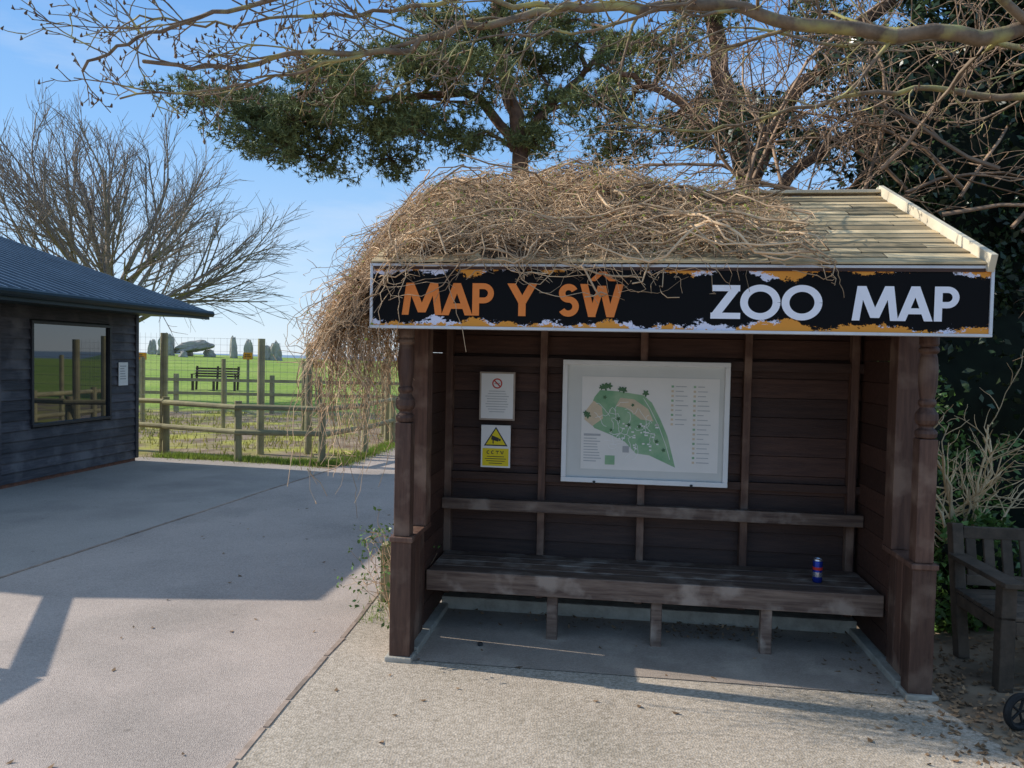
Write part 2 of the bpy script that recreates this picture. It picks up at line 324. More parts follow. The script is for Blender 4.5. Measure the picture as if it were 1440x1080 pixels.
ora=band(0,.15,.014); wh=band(11,.15,.009)
c=mixc((.004,.0035,.004),(.74,.72,.82),wh); c=mixc(c,(.78,.31,.05),ora); L.new(c,p.inputs['Base Color'])
b=MB(); b.box(sx0,sx1,-.165,-.118,sz0,sz1); b.build('sign_panel',sm_,SG)
b=MB(); fy0,fy1=-.174,-.112
b.box(sx0-.014,sx1+.014,fy0,fy1,sz1,sz1+.014); b.box(sx0-.014,sx1+.014,fy0,fy1,sz0-.014,sz0); b.box(sx0-.014,sx0,fy0,fy1,sz0,sz1); b.box(sx1,sx1+.014,fy0,fy1,sz0,sz1)
b.build('sign_frame',M_['alu'],SG,.002)
class GL:
    def __init__(s): s.mb=MB(); s.k=0
def para(x0,y0,x1,y1,w):
    q=[(x0,y0),(x0+w,y0),(x1+w,y1),(x1,y1)]
    return q if y1>y0 else [q[3],q[2],q[1],q[0]]
def ribbon(pts,w):
    P=np.array(pts,float); T=np.gradient(P,axis=0); T/=np.linalg.norm(T,axis=1)[:,None]; Nn=np.stack([-T[:,1],T[:,0]],1)
    a=P+Nn*w/2; c_=P-Nn*w/2
    return [[tuple(c_[i]),tuple(c_[i+1]),tuple(a[i+1]),tuple(a[i])] for i in range(len(P)-1)]
def arc(cx,cy,r,a0,a1,n=16): return [(cx+r*math.cos(math.radians(a0+(a1-a0)*i/n)),cy+r*math.sin(math.radians(a0+(a1-a0)*i/n))) for i in range(n+1)]
def glyph(g,ch,ox,oz,H,wx=1):
    if ch=='M': Q=[[para(0,0,.13,1,.21)],[para(.5,.08,.13,1,.24)],[para(.5,.08,.87,1,.24)],[para(1.03,0,.9,1,.21)]]
    elif ch=='A': Q=[[para(0,0,.36,1,.23)],[para(.72,0,.36,1,.23)],[[(.2,.2),(.75,.2),(.69,.37),(.26,.37)]]]
    elif ch=='P': Q=[[[(0,0),(.21,0),(.21,1),(0,1)]],ribbon([(.15,.91),(.25,.91)]+arc(.34,.69,.22,90,-90)+[(.25,.47),(.15,.47)],.18)]
    elif ch=='Y': Q=[[[(.34,0),(.56,0),(.56,.5),(.34,.5)]],[para(.34,.4,0,1,.25)],[para(.32,.4,.65,1,.25)]]
    elif ch=='S': Q=[ribbon(arc(.31,.715,.19,25,270,20)+arc(.31,.31,.215,88,-150,20),.19)]
    elif ch=='W': Q=[[para(.25,0,0,1,.22)],[para(.25,0,.51,.95,.2)],[para(.78,0,.55,.95,.2)],[para(.78,0,1.04,1,.22)],[para(.24,1.09,.54,1.38,.2)],[para(.84,1.09,.54,1.38,.2)]]
    elif ch=='Z': Q=[[[(.03,.82),(.78,.82),(.78,1),(.03,1)]],[[(0,0),(.8,0),(.8,.18),(0,.18)]],[para(0,.12,.51,.88,.27)]]
    elif ch=='O': Q=[ribbon(arc(.53,.5,.42,0,360,40),.2)]
    for q in Q:
        g.k+=1
        for poly_ in q: g.mb.poly([(ox+a*H*wx,oz+b_*H) for a,b_ in poly_],-.1672-.0003*g.k)
g=GL(); H=.156; oz=1.798
for ch,x in (('M',.034),('A',.232),('P',.385),('Y',.555),('S',.80),('W',.905)): glyph(g,ch,x,oz,H,1.04)
g.mb.build('lettering_orange',M_['orange'],SG)
g=GL()
for ch,x,wx in (('Z',1.512,1.08),('O',1.643,1.11),('O',1.828,1.11),('M',2.139,1.03),('A',2.333,1.03),('P',2.49,1.03)): glyph(g,ch,x,oz,H,wx)
g.mb.build('lettering_white',M_['lilac'],SG)
# map board
MP=empty('zoo_map_board',SH.location,A7)
x0,x1,z0,z1=.766,1.762,.845,1.592
b=MB(); yb,yf=.883,.845
b.box(x0,x1,yf,yb,z1-.03,z1); b.box(x0,x1,yf,yb,z0,z0+.03); b.box(x0,x0+.03,yf,yb,z0+.03,z1-.03); b.box(x1-.03,x1,yf,yb,z0+.03,z1-.03)
b.build('frame',M_['white'],MP,.003)
b=MB(); b.rect(x0+.03,x1-.03,z0+.03,z1-.03,.866); b.build('backing',mat('map_backing',(.62,.63,.60),(.57,.58,.55),3,.15,spec=.6),MP)
def fx(px): return x0+(px-789)/236*(x1-x0)
def fz(py): return z1-(py-508)/173*(z1-z0)
b=MB(); b.rect(fx(817),fx(1011),fz(662),fz(531),.863); b.build('map_sheet',M_['cream'],MP)
gp=[(835,560),(843,550),(868,551),(905,556),(917,566),(930,590),(940,612),(952,656),(938,650),(915,640),(896,638),(880,622),(858,612),(836,604),(826,592),(830,575)]
b=MB(); b.poly([(fx(a),fz(c_)) for a,c_ in gp[::-1]],.8622); b.build('map_park',M_['mgreen'],MP)
b=MB(); b.poly([(fx(a),fz(c_)) for a,c_ in [(834,565),(824,578),(821,592),(833,601),(848,590),(846,574)][::-1]],.8616); b.poly([(fx(a),fz(c_)) for a,c_ in [(872,560),(866,572),(880,574),(902,590),(920,592),(912,575),(892,562)][::-1]],.8616); b.build('map_field',M_['mbeige'],MP)
b=MB()
for i in range(26):
    q=np.array([rng.uniform(850,925),rng.uniform(572,628)]); pts=[q.copy()]; an=rng.uniform(0,6.28)
    for k in range(7): an+=rng.normal(0,.7); q=q+4*np.array([math.cos(an),math.sin(an)]); pts.append(q.copy())
    for poly_ in ribbon([(fx(a),fz(c_)) for a,c_ in pts],.003): b.poly(poly_,.861-.00002*i)
for poly_ in ribbon([(fx(a),fz(c_)) for a,c_ in [(905,560),(915,575),(928,600),(938,625),(944,645)]],.003): b.poly(poly_,.8604)
for i in range(30): a,c_=rng.uniform(868,925),rng.uniform(595,634); b.rect(fx(a),fx(a+rng.uniform(2,5)),fz(c_+2),fz(c_),.8602)
b.build('map_paths',M_['paper'],MP)
b=MB(); i=0
for a,c_,r in [(850,545,6),(856,544,5),(845,546,4),(877,549,5),(872,548,4),(908,553,5),(826,586,5),(823,583,4),(850,560,3),(900,600,3),(885,598,3),(870,590,3),(925,620,3),(935,632,3),(890,570,2.5),(860,606,2.5)]:
    i+=1; b.poly([(fx(a+r*math.cos(t)*(.8+.3*math.sin(5*t+a))),fz(c_-r*math.sin(t)*(.8+.3*math.sin(5*t+a)))) for t in np.linspace(0,6.28,18)[:-1]],.8598-.0001*i)
b.build('map_trees',M_['mdark'],MP)
b=MB(); dots=MB(); hl=MB()
for col in (944,975):
    for k in range(17):
        y_=541+k*6.6
        if col==944 and y_>600: continue
        (dots if k%3 else hl).rect(fx(col),fx(col+3.4),fz(y_+3),fz(y_),.8615)
        b.rect(fx(col+6),fx(col+6+rng.uniform(8,19)),fz(y_+2.0),fz(y_+.9),.8615)
for k in range(9): b.rect(fx(821),fx(821+rng.uniform(18,26)),fz(618+k*4+1.2),fz(618+k*4),.8615)
b.rect(fx(821),fx(845),fz(615),fz(612),.8615)
b.rect(fx(877),fx(886),fz(637),fz(628),.8595)
b.build('map_text',M_['grey'],MP); dots.build('map_key_dots',M_['mbeige'],MP); hl.rect(fx(852),fx(866),fz(655),fz(642),.8615); hl.build('map_key_green',M_['mgreen'],MP)
b=MB()
for a in (.97,1.55): b.lathe(a,.84,[(z0-.004,.008),(z0+.012,.008)],8)
b.build('clips',M_['ink'],MP)
NS=empty('no_smoking_notice',SH.location,A7)
b=MB(); b.box(.247,.47,.872,.884,1.206,1.507); b.build('frame',mat('notice_frame',(.45,.36,.3),(.35,.28,.22),9,.5),NS,.002)
b=MB(); b.rect(.258,.459,1.217,1.496,.8705); b.build('sheet',M_['paper'],NS)
b=MB()
for poly_ in ribbon(arc(.358,1.435,.028,0,360,24),.008): b.poly(poly_,.8698)
for poly_ in ribbon([(.339,1.454),(.377,1.416)],.008): b.poly(poly_,.8694)
b.build('prohibition_ring',M_['red'],NS)
b=MB(); b.rect(.34,.376,1.431,1.438,.8701)
for k in range(9): q=rng.uniform(.045,.08); b.rect(.358-q,.358+q,1.385-k*.016,1.389-k*.016,.8698)
b.build('text',M_['grey'],NS)
CC=empty('cctv_notice',SH.location,A7)
b=MB(); b.box(.262,.447,.874,.884,.91,1.175); b.build('sheet',M_['paper'],CC,.001)
b=MB(); b.poly([(.28,1.045),(.43,1.045),(.355,1.165)],.8732); b.build('triangle_border',M_['ink'],CC)
b=MB(); b.poly([(.293,1.053),(.417,1.053),(.355,1.152)],.8727); b.rect(.272,.437,.965-.045,1.03,.8732); b.build('yellow_panels',M_['yellow'],CC)
b=MB(); b.poly([(.325,1.085),(.37,1.072),(.375,1.095),(.33,1.112)],.8722); b.rect(.335,.342,1.06,1.09,.8721); b.poly([(.372,1.078),(.385,1.075),(.387,1.09),(.375,1.092)],.872)
xx=.30
for ch in 'CCTV':
    if ch=='C': q=ribbon(arc(xx+.01,1.005,.009,60,300,10),.005)
    elif ch=='T': q=[[(xx,1.01),(xx+.02,1.01),(xx+.02,1.015),(xx,1.015)],[(xx+.008,.995),(xx+.012,.995),(xx+.012,1.0098),(xx+.008,1.0098)]]
    else: q=[[(xx+.008,.995),(xx+.013,.995),(xx+.006,1.015),(xx,1.015)],[(xx+.0135,.995),(xx+.0175,.995),(xx+.022,1.015),(xx+.016,1.015)]]
    for poly_ in q: b.poly(poly_,.8725)
    xx+=.028
for k in range(4): q=rng.uniform(.04,.07); b.rect(.355-q,.355+q,.977-k*.014,.981-k*.014,.8725)
b.build('text',M_['ink'],CC)
CN=empty('drink_can',SH.location,A7)
b=MB(); b.lathe(2.23,.606,[(.376,.02),(.38,.0255),(.40,.0262),(.49,.0262),(.498,.0245)],24); b.build('body',M_['blue'],CN,0,True)
b=MB(); b.lathe(2.23,.606,[(.4985,.0243),(.505,.023),(.508,.023),(.508,.0215),(.505,.0205)],24); b.lathe(2.23,.606,[(.41,.0265),(.435,.0266),(.436,.0265)],24); b.build('rim',M_['silver'],CN)
b=MB(); b.lathe(2.23,.606,[(.448,.0265),(.463,.0268),(.464,.0265)],24); b.build('band',M_['red'],CN)
b=MB(); b.lathe(.38,.28,[(.009,.012),(.012,.015),(.024,.015),(.027,.012)],16); o=b.build('bottle_cap',M_['ink'],None,.001); o.location=SH.location; o.rotation_euler=(0,0,A7)
# ------------------------------------------------------------ VINE on roof
VN=empty('climbing_vine',SH.location,A7)
def surf(x,y):
    base=np.where(y<1.3,2.05+(y+.17)*RS,RZ-(y-1.3)*RS)
    th=.12*sm(2.15,.8,x)*(1-.5*sm(.9,-.17,y))+.028*np.sin(x*5+y*3)+.018*np.sin(x*13-y*7)
    dl=np.clip(.15-x,0,.75)
    return base+np.maximum(th,0.01)-1.35*dl**2-.06*dl
gx=np.linspace(-.36,1.7,70); gy=np.linspace(-.15,2.2,60); X,Y=np.meshgrid(gx,gy)
Z=surf(X,Y)-.055+rng.normal(0,.018,X.shape)-.14*sm(1.2,1.7,X)-.05*sm(-.05,-.15,Y)
V=np.stack([X,Y,Z],-1).reshape(-1,3); I=np.arange(len(V)).reshape(X.shape)
F=np.stack([I[:-1,:-1],I[:-1,1:],I[1:,1:],I[1:,:-1]],-1).reshape(-1,4)
npmesh('litter_mound',V,F,M_['vinebase'],VN)
def strands(n,K,step,x_rng,y_rng,rad,lift,hs=.75,kink=.3,xr0=-.5):
    x=rng.uniform(*x_rng,n); 
    x=np.where((x>1.25)&(rng.random(n)<.5),rng.uniform(-.4,1.2,n),x); y=rng.uniform(*y_rng,n)
    h=rng.choice([0,math.pi],n)+rng.normal(-.1,hs,n); off=rng.uniform(0,1,n)**1.4*lift-.02
    ph=rng.uniform(0,6.28,n); P=np.zeros((n,K,3)); am=rng.uniform(.005,.035,n); dz=rng.normal(0,.007,n)
    for k in range(K):
        z=surf(x,y)+off+am*np.sin(ph+k*.8)+dz*k
        over=np.clip(-.17-y,0,.07); yy=np.maximum(y,-.2-over*.15); z=z-over*1.1
        P[:,k]=np.stack([x,yy,z],-1)+rng.normal(0,.007,(n,3))
        h+=rng.normal(0,kink,n)
        x2=x+np.cos(h)*step; bad=(x2<xr0)|(x2>2.05); h=np.where(bad,math.pi-h+rng.normal(0,.3,n),h); s_=step*rng.uniform(.6,1.4,n)
        x=np.clip(x+np.cos(h)*s_,xr0-.06,2.1); y=y+np.sin(h)*s_*.8
        y=np.maximum(y,-.3)
    R=rad*rng.uniform(.5,1.6,(n,1))*np.linspace(1,.5,K)[None]
    return P,R
for i,(n,K,st_,r,l,hs,kk) in enumerate(((2500,8,.045,.0021,.07,1.4,.45),(900,12,.055,.0030,.10,.8,.3),(520,8,.055,.0019,.19,1.6,.4))):
    P,R=strands(n,K,st_,(-.45,1.98),(-.17,1.7),r,l,hs,kk); v,f=tubes(P,R,3); npmesh('stems_%d'%(i+1),v,f,M_['vine'],VN)
P,R=strands(90,16,.09,(-.4,1.9),(-.15,1.3),.0065,.10,.7,.25); v,f=tubes(P,R,5); npmesh('main_stems',v,f,M_['vine'],VN)
n=2000; x=np.where(rng.random(n)<.35,rng.uniform(-.5,0,n),rng.uniform(-.4,2.0,n)); y=rng.uniform(-.17,1.5,n); a0=np.stack([x,y,surf(x,y)+rng.uniform(0,.07,n)],-1)
dv=nrm(np.stack([rng.normal(-.25,.7,n),rng.normal(-.2,.7,n),rng.uniform(-.1,1,n)],-1)); Lt=rng.uniform(.04,.17,n)[:,None]
P=np.stack([a0,a0+dv*Lt*.33+rng.normal(0,.005,(n,3)),a0+dv*Lt*.66+rng.normal(0,.009,(n,3)),a0+dv*Lt+rng.normal(0,.015,(n,3))],1)
v,f=tubes(P,np.tile([.0024,.002,.0017,.001],(n,1)),3); npmesh('side_twigs',v,f,M_['vine'],VN)
def hang(n,lmin,lmax,rad,kz=.018):
    K=14; x=rng.uniform(-.42,-.1,n); y=rng.uniform(-.1,1.35,n); Lh=rng.uniform(lmin,lmax,n)*rng.uniform(.5,1,n); xt=-.12-rng.uniform(0,1,n)**.9*.36
    P=np.zeros((n,K,3)); z=surf(x,y)+rng.uniform(-.02,.05,n); dx=rng.normal(0,.03,n); dy=rng.normal(0,.03,n)
    for k in range(K):
        P[:,k]=np.stack([x,y,z],-1); dx=dx*.6+rng.normal(0,kz,n)+(xt-x)*.12; dy=dy*.6+rng.normal(0,kz,n)
        x=np.clip(x+dx,-.6,-.075); y=y+dy; z=z-Lh/(K-1)*rng.uniform(.3,1.7,n)
    return P,rad*rng.uniform(.6,1.4,(n,1))*np.linspace(1,.45,K)[None]
H1,R1=hang(1150,.25,1.1,.0024); v,f=tubes(H1,R1,3); npmesh('hanging_stems',v,f,M_['vine'],VN)
H2,R2=hang(26,.8,1.15,.0034,.012); v,f=tubes(H2,R2,4); npmesh('hanging_long_stems',v,f,M_['vine'],VN)
pk=H1[:,4:].reshape(-1,3); pk=pk[rng.integers(0,len(pk),1500)]; n=len(pk); dv=nrm(rng.normal(size=(n,3))+np.array([-.2,0,-.3])); Lt=rng.uniform(.03,.11,n)[:,None]
P=np.stack([pk,pk+dv*Lt*.5+rng.normal(0,.006,(n,3)),pk+dv*Lt+rng.normal(0,.012,(n,3))],1); v,f=tubes(P,np.tile([.002,.0017,.001],(n,1)),3); npmesh('hanging_side_twigs',v,f,M_['vine'],VN)
b=[]; rr=[]
for (sx_,sz_,ex_,ez_) in ((.2,2.06,.36,1.62),(.5,2.07,.2,1.85),(1.35,2.1,1.6,1.93),(.0,2.08,-.08,1.6),(.1,2.08,.02,1.7),(2.0,2.08,2.1,1.9)):
    t=np.linspace(0,1,14)[:,None]; q=np.concatenate([sx_+(ex_-sx_)*t**.8,-.19-.03*np.sin(t*3),sz_+(ez_-sz_)*t**1.5],1)+rng.normal(0,.005,(14,3)); b.append(q); rr.append(np.linspace(.003,.0015,14))
v,f=tubes(np.array(b),np.array(rr),4); npmesh('trailing_stems',v,f,M_['vine'],VN)
n=1200; x=rng.uniform(-.5,1.9,n); y=rng.uniform(-.15,1.4,n); C=np.stack([x,y,surf(x,y)+rng.uniform(0,.14,n)],-1)
leaves('spring_buds',C,.022,M_['bud'],VN)
leaves('hanging_buds',pk[:260]+rng.normal(0,.02,(260,3)),.02,M_['bud'],VN)
n=4000; x=rng.uniform(-.36,1.7,n); y=rng.uniform(-.15,1.6,n); C=np.stack([x,y,surf(x,y)-.02],-1); leaves('dead_leaves',C,.03,M_['litter'],VN)
# ------------------------------------------------------------ LEFT BUILDING
BL=empty('timber_kiosk',(-5.4,11.0,0),A7)
b=MB(); nb=19
for k in range(nb):
    z=.05+k*.118; z2=z+.122
    segs=[(-2.5,0)] if (z2<.66 or z>1.9) else [(-2.5,-2.02),(-.58,0)]
    for ya,yb in segs:
        b.add([(.026,ya,z),(.026,yb,z),(.003,yb,z2),(.003,ya,z2),(-.02,ya,z),(-.02,yb,z)],[(0,1,2,3),(4,5,1,0)])
    b.add([(-6,-2.526,z),(0.0,-2.526,z),(0.0,-2.503,z2),(-6,-2.503,z2)],[(0,1,2,3)])
    b.add([(0.0,.026,z),(-6,.026,z),(-6,.003,z2),(0.0,.003,z2)],[(0,1,2,3)])
b.build('weatherboards',M_['board'],BL)
b=MB(); b.box(-6,-.021,-2.5,-.001,.06,.66); b.box(-6,-.4,-2.5,-.001,.66,1.9); b.box(-6,-.021,-2.5,-.001,1.9,2.45)
b.box(-.4,-.021,-2.5,-2.02,.66,1.9); b.box(-.4,-.021,-.58,-.001,.66,1.9); b.build('wall_core',M_['black'],BL)
b=MB(); b.box(-.02,.035,-.03,.035,.05,2.3); b.box(-.02,.035,-2.535,-2.47,.05,2.3); b.build('corner_boards',M_['board'],BL,.003)
b=MB(); b.box(-5.99,.005,-2.49,-.005,0,.055); b.build('brick_plinth',M_['brick'],BL)
b=MB(); y0,y1,z0,z1=-2.02,-.58,.66,1.92
b.box(-.02,.042,y0,y1,z1-.035,z1); b.box(-.02,.052,y0,y1,z0,z0+.035); b.box(-.02,.042,y0,y0+.035,z0+.035,z1-.035); b.box(-.02,.042,y1-.035,y1,z0+.035,z1-.035)
b.build('window_frame',mat('window_frame',(.05,.05,.055),(.035,.035,.04),9,.4),BL,.003)
b=MB(); b.add([(.008,y0+.03,z0+.03),(.008,y1-.03,z0+.03),(.008,y1-.03,z1-.03),(.008,y0+.03,z1-.03)],[(0,1,2,3)])
gl=mat('window_glass',(.02,.024,.028),(.018,.02,.024),2,.02,spec=.5,ior=2.0); b.build('window_glass',gl,BL)
b=MB(); ex,ez,slp=1.0,2.16,.324; rx=-2.9; rz=ez+slp*(ex-rx); ya,yb=-5.05,.2
b.add([(ex,ya,ez),(ex,yb,ez),(rx,yb,rz),(rx,ya,rz)],[(0,1,2,3)]); b.add([(rx,ya,rz),(rx,yb,rz),(-6.8,yb,ez),(-6.8,ya,ez)],[(0,1,2,3)])
y=ya+.04
while y<yb:
    for (u0,zz0,u1,zz1) in ((ex+.02,ez-.006,rx,rz),(-6.8,ez,rx,rz)):
        b.beam((u0,y,zz0+.012),(u1,y,zz1+.012),.028,.03)
    y+=.165
b.build('roof_sheets',M_['roofm'],BL)
b=MB(); b.beam((ex,ya,ez-.06),(ex,yb,ez-.06),.03,.10); b.beam((ex-.02,yb,ez-.05),(rx,yb,rz-.05),.03,.13); b.beam((ex-.02,ya,ez-.05),(rx,ya,rz-.05),.03,.13)
b.add([(ex-.02,ya,ez-.09),(ex-.02,yb-.02,ez-.09),(0,yb-.02,ez-.07),(0,ya,ez-.07)],[(0,1,2,3)])
b.add([(0,ya,ez-.07),(0,-2.5,ez-.07),(-6,-2.5,ez-.07),(-6,ya,ez-.07)],[(0,1,2,3)])
b.cyl((ex+.05,ya,ez-.03),(ex+.05,yb,ez-.03),.045,n=10)
b.box(.9,.98,ya+.1,ya+.18,0,ez-.09)
b.build('fascia_and_gutter',M_['teal'],BL)
b=MB(); b.box(.028,.035,-.42,-.22,1.10,1.42); o=b.build('wall_notice',M_['paper'],BL)
b=MB(); 
for k in range(6): b.box(.0352,.036,-.39,-.25-rng.uniform(0,.05),1.36-k*.035,1.375-k*.035)
b.build('notice_text',M_['grey'],BL)
RL=empty('wooden_railing'); b=MB(); pts=[(-4.83,5.75),(-4.07,4.1),(-4.15,3.3)]
for (a,c_) in zip(pts[:-1],pts[1:]):
    b.beam((*a,1.0),(*c_,1.0),.12,.05); b.beam((*a,.55),(*c_,.55),.04,.09)
for a in pts: b.box(a[0]-.045,a[0]+.045,a[1]-.045,a[1]+.045,0,.98)
b.build('rails',M_['fencew'],RL,.004)
# ------------------------------------------------------------ fences
FE=empty('post_and_rail_fence'); b=MB(); pts=[(-6.6,12.3),(-5.35,11.8),(-4.0,11.15),(-2.72,10.95),(-2.32,12.1),(-2.12,13.6),(-1.8,15.4),(-1.0,18.2),(.6,21)]
for a,c_ in zip(pts[:-1],pts[1:]):
    for z in (.80,.43): b.cyl((a[0],a[1],z),(c_[0],c_[1],z+rng.uniform(-.02,.02)),.042,.038,10)
for a in pts: b.cyl((a[0],a[1]+.07,0),(a[0],a[1]+.07,.88),.055,.052,12)
b.build('rails_and_posts',M_['fencew'],FE)
MF=empty('wire_mesh_fence'); b=MB(); pts=[(-7.6,12.6),(-5.45,12.0),(-3.93,12.0),(-3.22,12.15),(-2.3,14.2),(-1.6,16.5),(-.4,19.5)]
for i,a in enumerate(pts): b.cyl((a[0],a[1],0),(a[0]+.01,a[1],1.93-.06*i),.058,.055,12)
b.build('posts',M_['fencew'],MF)
P=[];
for i,(a,c_) in enumerate(zip(pts[:-1],pts[1:])):
    a=np.array(a);c_=np.array(c_); Ls=np.linalg.norm(c_-a); n=int(Ls/.1); zt=1.87-.06*i
    for k in range(n): q=a+(c_-a)*k/n; P.append([(q[0],q[1]-.06,.05),(q[0],q[1]-.06,zt)])
    for z in np.arange(.1,zt,.1): P.append([(a[0],a[1]-.06,z),(c_[0],c_[1]-.06,z)])
P=np.array(P); v,f=tubes(P,np.full(P.shape[:2],.0016),3); npmesh('wire',v,f,M_['wire'],MF)
FF=empty('field_fence'); b=MB()
for k in range(14):
    x=-15+k*1.25; b.box(x-.05,x+.05,19.95,20.05,0,1.0)
for z in (.85,.5): b.box(-15,2,19.93,19.97,z-.04,z+.04)
b.build('rails',M_['fencew'],FF)
F2=empty('paddock_fence'); b=MB(); 
for k in range(16):
    x=-17+k*1.6; b.cyl((x,15.6+.03*x,0),(x,15.6+.03*x,1.45),.045,.045,8)
P=[[(-17,15.1,z),(7,15.8,z)] for z in np.arange(.2,1.45,.2)]; P=np.array(P); b.build('posts',M_['fencew'],F2); v,f=tubes(P,np.full(P.shape[:2],.003),3); npmesh('wires',v,f,M_['wire'],F2)
FB=empty('field_bench',(-11.6,30,.06),.05); b=MB()
for k in range(4): b.box(-.85,.85,-.22+k*.11,-.13+k*.11,.42,.45)
for k in range(4): b.box(-.85,.85,.22+k*.02,.25+k*.02,.52+k*.1,.59+k*.1)
for x in (-.8,0,.8): b.box(x-.04,x+.04,-.22,-.15,0,.42); b.beam((x,.2,0),(x,.32,.95),.07,.06,(0,1,0)); b.box(x-.04,x+.04,-.25,.25,.36,.415)
for x in (-.83,.83): b.box(x-.035,x+.035,-.25,.27,.62,.655); b.box(x-.03,x+.03,-.22,-.16,.45,.62)
b.build('slats',M_['bench'],FB)
def stone(loc,size,rz=0,tilt=0,seed=0):
    bm=bmesh.new(); bmesh.ops.create_icosphere(bm,subdivisions=4,radius=1)
    for v in bm.verts:
        c=v.co.copy(); m=max(abs(c.x),abs(c.y),abs(c.z)); c=c.lerp(c/m,.55)
        c*=1+.34*mnoise.noise(c*1.3+Vector((seed*5,0,0)))+.14*mnoise.noise(c*4+Vector((seed,0,0)))
        tz=(c.z+1)/2; c.x*=size[0]/2*(1.15-.5*tz); c.y*=size[1]/2*(1.15-.5*tz); c.z=c.z*size[2]/2+size[2]*.47; v.co=c
    me=D.meshes.new('standing_stone'); bm.to_mesh(me); bm.free(); me.materials.append(M_['stone']); o=D.objects.new('standing_stone',me); link(o); o.location=loc; o.rotation_euler=(0,tilt,rz); return o
gz=lambda x,y: float(gh(np.array(x*1.),np.array(y*1.)))
for i,(x,y,w_,dp,h,t) in enumerate([(-34.3,76,1.5,1.3,2.3,.08),(-33,78,.9,.9,1.2,0),(-30.8,78,1.0,1.0,.9,0),(-27.6,76,.75,.7,2.3,.04),(-26.2,76,.9,.7,2.0,-.08),(-22.9,72,1.1,.8,1.5,.05),(-22.1,72,1.0,.8,1.9,.1),(-37.5,80,.9,.8,1.7,-.08),(-30,70,.7,.6,.7,.1)]):
    stone((x,y,gz(x,y)-.1),(w_,dp,h),i*.7,t,i)
stone((-31.9,77,gz(-32,77)+.55),(3.6,1.5,1.0),.1,-.16,20)
for (x,y,z,wd) in ((-10.7,22,1.42,.42),(-7.75,22.5,1.48,.26),(-5.75,22.5,1.28,.34)):
    e=empty('field_sign',(x,y,0),.1); b=MB(); b.box(-wd/2,wd/2,-.015,.015,z-.1,z+.1); b.build('panel',mat('orange_panel',(.85,.36,.02),(.75,.3,.02),7,.5),e,.003)
    b=MB(); b.box(-.03,.03,.017,.07,0,z+.08); b.build('post',M_['fencew'],e); b=MB(); b.rect(-wd*.35,wd*.35,z-.03,z-.01,-.018); b.rect(-wd*.3,wd*.25,z+.02,z+.045,-.018); b.build('text',M_['ink'],e)
# ------------------------------------------------------------ trees
def n3(v): return v/np.linalg.norm(v)
def grow(out,p,dv,L,r,lv,cfg,tips=None):
    K=6; pts=[p]; dd=dv; tn=[dv]
    for i in range(K-1):
        dd=n3(dd+rng.normal(0,cfg['wob'],3)+np.array([0,0,cfg['up'][min(lv,len(cfg['up'])-1)]])); pts.append(pts[-1]+dd*L/(K-1)); tn.append(dd)
    out.append((pts,np.linspace(r,r*cfg.get('tap',.5),K)))
    if lv>=len(cfg['n']):
        if tips is not None: tips.append(pts[-1])
        return
    n=cfg['n'][lv]
    for j in range(n):
        t=cfg.get('t0',.3)+(1-cfg.get('t0',.3))*(j+rng.random())/n; f_=t*(K-1); i=min(int(f_),K-2); q=pts[i]+(pts[i+1]-pts[i])*(f_-i)
        a=rng.normal(size=3); tt=tn[i+1]; a=n3(a-tt*np.dot(a,tt)); an=rng.uniform(*cfg['ang']); nd=n3(tt*math.cos(an)+a*math.sin(an))
        grow(out,q,nd,L*rng.uniform(*cfg['len'])*(1.15-.45*t),max(r*(1-.45*t)*cfg['rr'],cfg['rmin']),lv+1,cfg,tips)
def emit(out,name,m,parent,sides=4):
    P=np.array([o[0] for o in out]); R=np.array([o[1] for o in out]); v,f=tubes(P,R,sides); return npmesh(name,v,f,m,parent)
BT=empty('bare_tree'); out=[]; base=np.array([-13.0,25,0.]); 
out.append(([base+np.array([.1*math.sin(k),0,k*.62]) for k in range(6)],np.linspace(.30,.22,6)))
cfg=dict(wob=.06,up=(.02,.03,.04,.04,.02),n=(7,8,6,5),ang=(.3,.7),len=(.5,.72),rr=.55,rmin=.009,t0=.2)
top=base+np.array([0,0,3.0])
for k in range(15):
    a=k*2*math.pi/15*1.0+rng.uniform(-.2,.2); e=rng.uniform(.3,.95) if k%3 else rng.uniform(1.05,1.5)
    grow(out,top+np.array([0,0,rng.uniform(-1.0,.2)]),np.array([math.cos(a)*math.cos(e),math.sin(a)*math.cos(e),math.sin(e)]),rng.uniform(4.3,5.0),.10,1,cfg)
emit(out,'branches',M_['bark'],BT,3)
FT=empty('overhanging_tree'); out=[]; tips=[]
